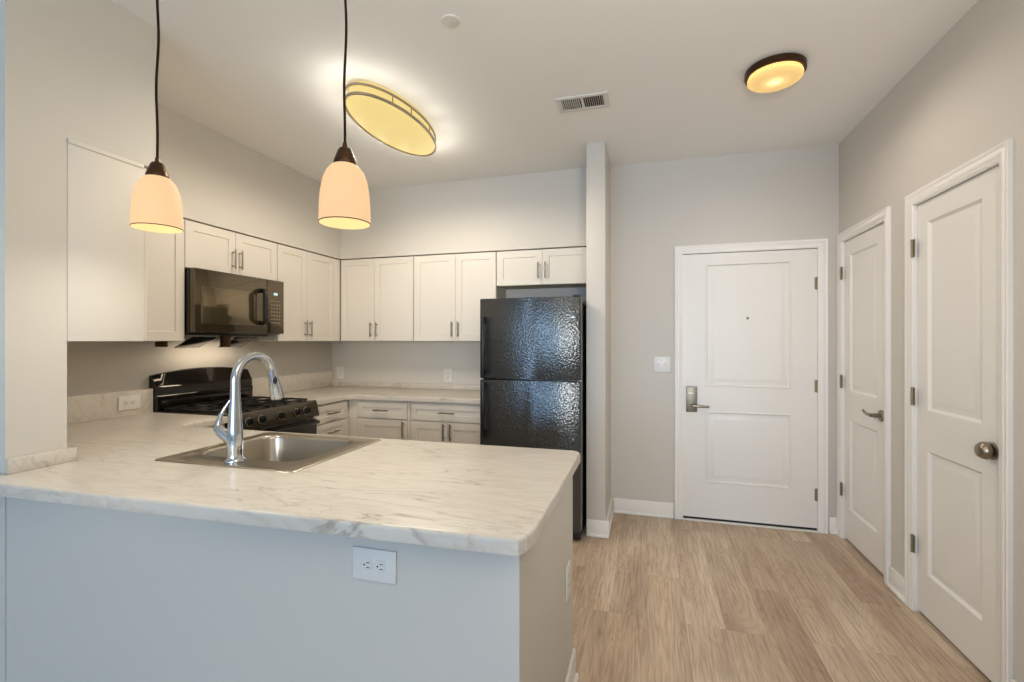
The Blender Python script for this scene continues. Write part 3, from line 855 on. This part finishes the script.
# ------------------------------------------------------------------ pendants
def pendant(label, x, y, zb, wob):
    t = thing('pendant_light', label, 'lamp', (x, y, zb), 0, 'glass pendant lights over the peninsula')
    k = 0.945
    prof = [(r * k, h) for r, h in ((.0830, .000), (.0845, .010), (.0835, .055), (.0805, .100), (.0730, .140), (.0610, .168), (.0450, .186), (.0300, .193))]
    inn = [(r - .0035, max(h - .0025, 0.0005)) for r, h in prof]
    bm = BM(); lathe(bm, prof, 48); s = build('shade', bm, M['pshade'], t)
    bm = BM(); lathe(bm, inn[::-1], 48); lathe(bm, [(.0830 * k, 0), (.0795 * k, .0005)], 48); build('shade_lining', bm, M['pinner'], s)
    bm = BM(); lathe(bm, [(.0834 * k, .0006), (.0846 * k, .0012), (.0848 * k, .0030), (.0842 * k, .0034)], 48); build('shade_rim', bm, M['cord'], s)
    bm = BM(); lathe(bm, [(0, .180), (.0355, .183), (.0375, .188), (.0335, .206), (.0225, .236), (.018, .243), (.008, .246), (.007, .258), (.006, .264), (0, .264)], 36); build('socket_cap', bm, M['bronze'], t)
    bm = BM(); zc = CEIL - zb
    pts = []
    for i in range(25):
        u = i / 24; pts.append((math.sin(u * 11 + wob) * .003 * math.sin(u * PI), math.cos(u * 9 + wob) * .003 * math.sin(u * PI), .262 + (zc - .028 - .262) * u))
    tube(bm, pts, .0042, 10); build('cord', bm, M['cord'], t)
    bm = BM(); lathe(bm, [(0, zc - .03), (.012, zc - .029), (.055, zc - .022), (.062, zc - .012), (.062, zc - .0005), (0, zc - .0005)], 36); build('canopy', bm, M['bronze'], t)
    bm = BM(); lathe(bm, [(0, .095), (.018, .10), (.027, .12), (.024, .145), (.013, .17), (.013, .185), (0, .185)], 20); build('bulb', bm, M['pinner'], t)
    spot('pendant_glow', (x, y, zb + .012), 7, (1.0, 0.95, 0.86), 166, 1.0)
    return t


pendant('white glass pendant lamp, farther left of the two, on its brown cord', -1.746, 1.33, 1.786, 0.4)
pendant('white glass pendant lamp in front of the oval ceiling light', -0.942, 1.33, 1.750, 2.0)

# ------------------------------------------------------------------ oval ceiling light
ox, oy = -1.503, 2.625
t = thing('ceiling_light', 'large oval flush ceiling light with a double metal ring', 'lamp', (ox, oy, CEIL))
A_, B_ = 0.182, 0.430
def ring(zc, h, grow=0.0, th=.009):
    bm = BM(); tmp = bmesh.new(); n = 72; rings = []
    for i in range(n):
        a = 2 * PI * i / n; c, s = math.cos(a), math.sin(a)
        rings.append([tmp.verts.new(((A_ + grow + d) * c, (B_ + grow + d) * s, z)) for d, z in ((0, zc - h / 2), (th * .5, zc - h * .62), (th, zc - h / 2), (th, zc + h / 2), (0, zc + h / 2))])
    for i in range(n):
        a, b = rings[i], rings[(i + 1) % n]
        for k in range(5):
            l = (k + 1) % 5; tmp.faces.new((a[k], a[l], b[l], b[k]))
    join(bm, tmp); return bm
build('ring', ring(-.085, .013, 0, .011), M['ring'], t); build('ring', ring(-.034, .011), M['ring'], t)
for a in (0.28, 0.68, 2.46, 2.86, 3.42, 3.82, 5.60, 6.0):
    bm = BM(); c, s = math.cos(a), math.sin(a)
    tube(bm, [((A_ + .004) * c, (B_ + .004) * s, -.085), ((A_ + .004) * c, (B_ + .004) * s, -.034)], .0035, 8); build('spacer', bm, M['ring'], t)
bm = BM(); pr = [(0.93, -.002), (0.95, -.03), (0.98, -.065), (0.995, -.080), (0.985, -.087), (0.93, -.090), (0.8, -.094), (0.5, -.098), (0, -.100)]
tmp = bmesh.new(); n = 72; rings = []
for r, h in pr:
    rings.append([tmp.verts.new((0, 0, h))] if r == 0 else [tmp.verts.new(((A_) * r * math.cos(2 * PI * i / n), (B_) * r * math.sin(2 * PI * i / n), h)) for i in range(n)])
for a, b in zip(rings, rings[1:]):
    for i in range(n):
        j = (i + 1) % n
        if len(b) == 1: tmp.faces.new((a[i], a[j], b[0]))
        else: tmp.faces.new((a[i], a[j], b[j], b[i]))
join(bm, tmp); build('diffuser', bm, M['ovalglow'], t)
for lx, ly in ((0, 0), (0, .18), (0, -.18), (.08, .09), (-.08, -.09), (-.08, .1), (.08, -.1)):
    spot('oval_lamp_light', (ox + lx, oy + ly, CEIL - .13), 7.6, (1.0, 0.89, 0.74), 178, 0.42)
# light that escapes upward between the rings and the ceiling
for k in range(14):
    a = 2 * PI * k / 14; point('oval_lamp_glow', (ox + .265 * math.cos(a), oy + .52 * math.sin(a), CEIL - .135), 0.30, (1.0, 0.96, 0.86), 0.0)

# ------------------------------------------------------------------ round ceiling light
dx, dy = 0.632, 2.712
t = thing('ceiling_light', 'small round flush ceiling light with a dark bronze rim near the entry', 'lamp', (dx, dy, CEIL))
bm = BM(); lathe(bm, [(0, -.001), (.136, -.001), (.141, -.006), (.141, -.032), (.136, -.037), (.128, -.037), (.126, -.032), (0, -.032)], 56); build('rim', bm, M['bronze'], t)
bm = BM(); lathe(bm, [(.124, -.034), (.128, -.045), (.127, -.056), (.118, -.063), (.09, -.068), (.05, -.071), (0, -.072)], 56); build('diffuser', bm, M['domeglow'], t)
for lx, ly in ((.05, 0), (-.03, .045), (-.03, -.045)):
    spot('round_lamp_light', (dx + lx, dy + ly, CEIL - .085), 4.2, (1.0, 0.85, 0.76), 176, 0.6)

point('round_lamp_bulb', (dx, dy, CEIL - .040), 0.07, (1.0, 0.90, 0.62), 0.0)

# ------------------------------------------------------------------ vent and sprinkler cover
vx0, vx1, vy0, vy1 = -0.512, -0.212, 2.695, 2.868
t = thing('ceiling_vent', 'white rectangular louvred air vent on the ceiling', 'vent', ((vx0 + vx1) / 2, (vy0 + vy1) / 2, CEIL))
w, h = (vx1 - vx0) / 2, (vy1 - vy0) / 2
bm = BM(); zt, zb = -.0005, -.009
for a, b, c, d in ((-w, w, -h, -h + .026), (-w, w, h - .026, h), (-w, -w + .03, -h + .024, h - .024), (w - .03, w, -h + .024, h - .024), (-.008, .008, -h + .024, h - .024)):
    box(bm, a, b, c, d, zb, zt, .002)
build('frame', bm, M['plate'], t)
bm = BM(); box(bm, -w + .028, w - .028, -h + .025, h - .025, -.003, -.001); build('duct', bm, M['ventdark'], t)
bm = BM()
for s_, ang in ((-1, 0.75), (1, -0.75)):
    for i in range(9):
        x = s_ * (.018 + i * .0118)
        box(bm, -.0007, .0007, -h + .026, h - .026, -.006, .005, M4=Matrix.Translation((x, 0, -.006)) @ Matrix.Rotation(ang * .55, 4, 'Y'))
build('louvres', bm, M['plate'], t)
bm = BM(); lathe(bm, [(0, -.008), (.036, -.008), (.041, -.006), (.0425, -.0005), (0, -.0005)], 40)
tag(build('sprinkler_cover', bm, M['plate'], loc=(-0.825, 1.918, CEIL)), 'small white round cover plate on the ceiling', 'sprinkler')

# ------------------------------------------------------------------ outlets and switch (local: plate faces -y)
def outlet(label, loc, rz, w, h, horizontal=False, name='wall_outlet', kind='duplex'):
    t = thing(name, label, 'outlet' if kind == 'duplex' else 'switch', loc, rz)
    bm = BM(); box(bm, -w / 2, w / 2, -.006, -.0005, -h / 2, h / 2, .003, 3); build('cover_plate', bm, M['plate'], t)
    if kind == 'duplex':
        for s_ in (-1, 1):
            c = s_ * .0195
            bm = BM(); pts = []
            for k in range(24):
                a = 2 * PI * k / 24; px = .0172 * math.cos(a); pz = max(-.0132, min(.0132, .0172 * math.sin(a)))
                pts.append((px, pz))
            tmp = bmesh.new(); f0 = [tmp.verts.new((x, -.0065, z)) for x, z in pts]; f1_ = [tmp.verts.new((x * .96, -.0078, z * .96)) for x, z in pts]
            for i in range(24):
                j = (i + 1) % 24; tmp.faces.new((f0[i], f0[j], f1_[j], f1_[i]))
            tmp.faces.new(f1_)
            R = Matrix.Rotation(PI / 2, 4, 'Y') if horizontal else Matrix.Identity(4)
            T = Matrix.Translation((c, 0, 0) if horizontal else (0, 0, c)) @ R
            bmesh.ops.transform(tmp, matrix=T, verts=tmp.verts); join(bm, tmp)
            rc = build('receptacle', bm, M['plate'], t)
            bm = BM()
            box(bm, -.0075, -.0052, -.0083, -.0079, -.001, .008, M4=T); box(bm, .0052, .0075, -.0083, -.0079, -.001, .008, M4=T)
            tb = BM(); lathe(tb, [(0, .0004), (.0024, .0004), (.0024, 0)], 12, (0, -.0079, -.0075), '-Y'); bmesh.ops.transform(tb, matrix=T, verts=tb.verts); join(bm, tb)
            build('slots', bm, M['slot'], rc)
    else:
        for x in (-.023, .023):
            bm = BM(); box(bm, x - .0055, x + .0055, -.0075, -.0055, -.012, .012, .001); build('toggle_surround', bm, M['plate'], t)
            bm = BM(); box(bm, x - .004, x + .004, -.016, -.006, -.002, .008, .002); build('toggle', bm, M['plate'], t)
    return t


outlet('white horizontal outlet on the blue-lit front of the peninsula', (-0.681, KY0, 0.788), 0, .128, .084, True)
outlet('white outlet on the right end face of the peninsula', (KX1, 1.79, 0.46), PI / 2, .080, .124)
outlet('white horizontal outlet set in the marbled backsplash left of the range', (XL + .0455, 2.138, 0.995), PI / 2, .128, .086, True)
outlet('white outlet on the back wall beside the kitchen corner', (-2.985, YK, 1.050), 0, .080, .124)
outlet('white outlet on the back wall below the cabinets near the refrigerator', (-1.806, YK, 1.046), 0, .086, .128)
outlet('white double light switch on the wall left of the entry door', (0.112, YE, 1.188), 0, .120, .122, name='light_switch', kind='switch')
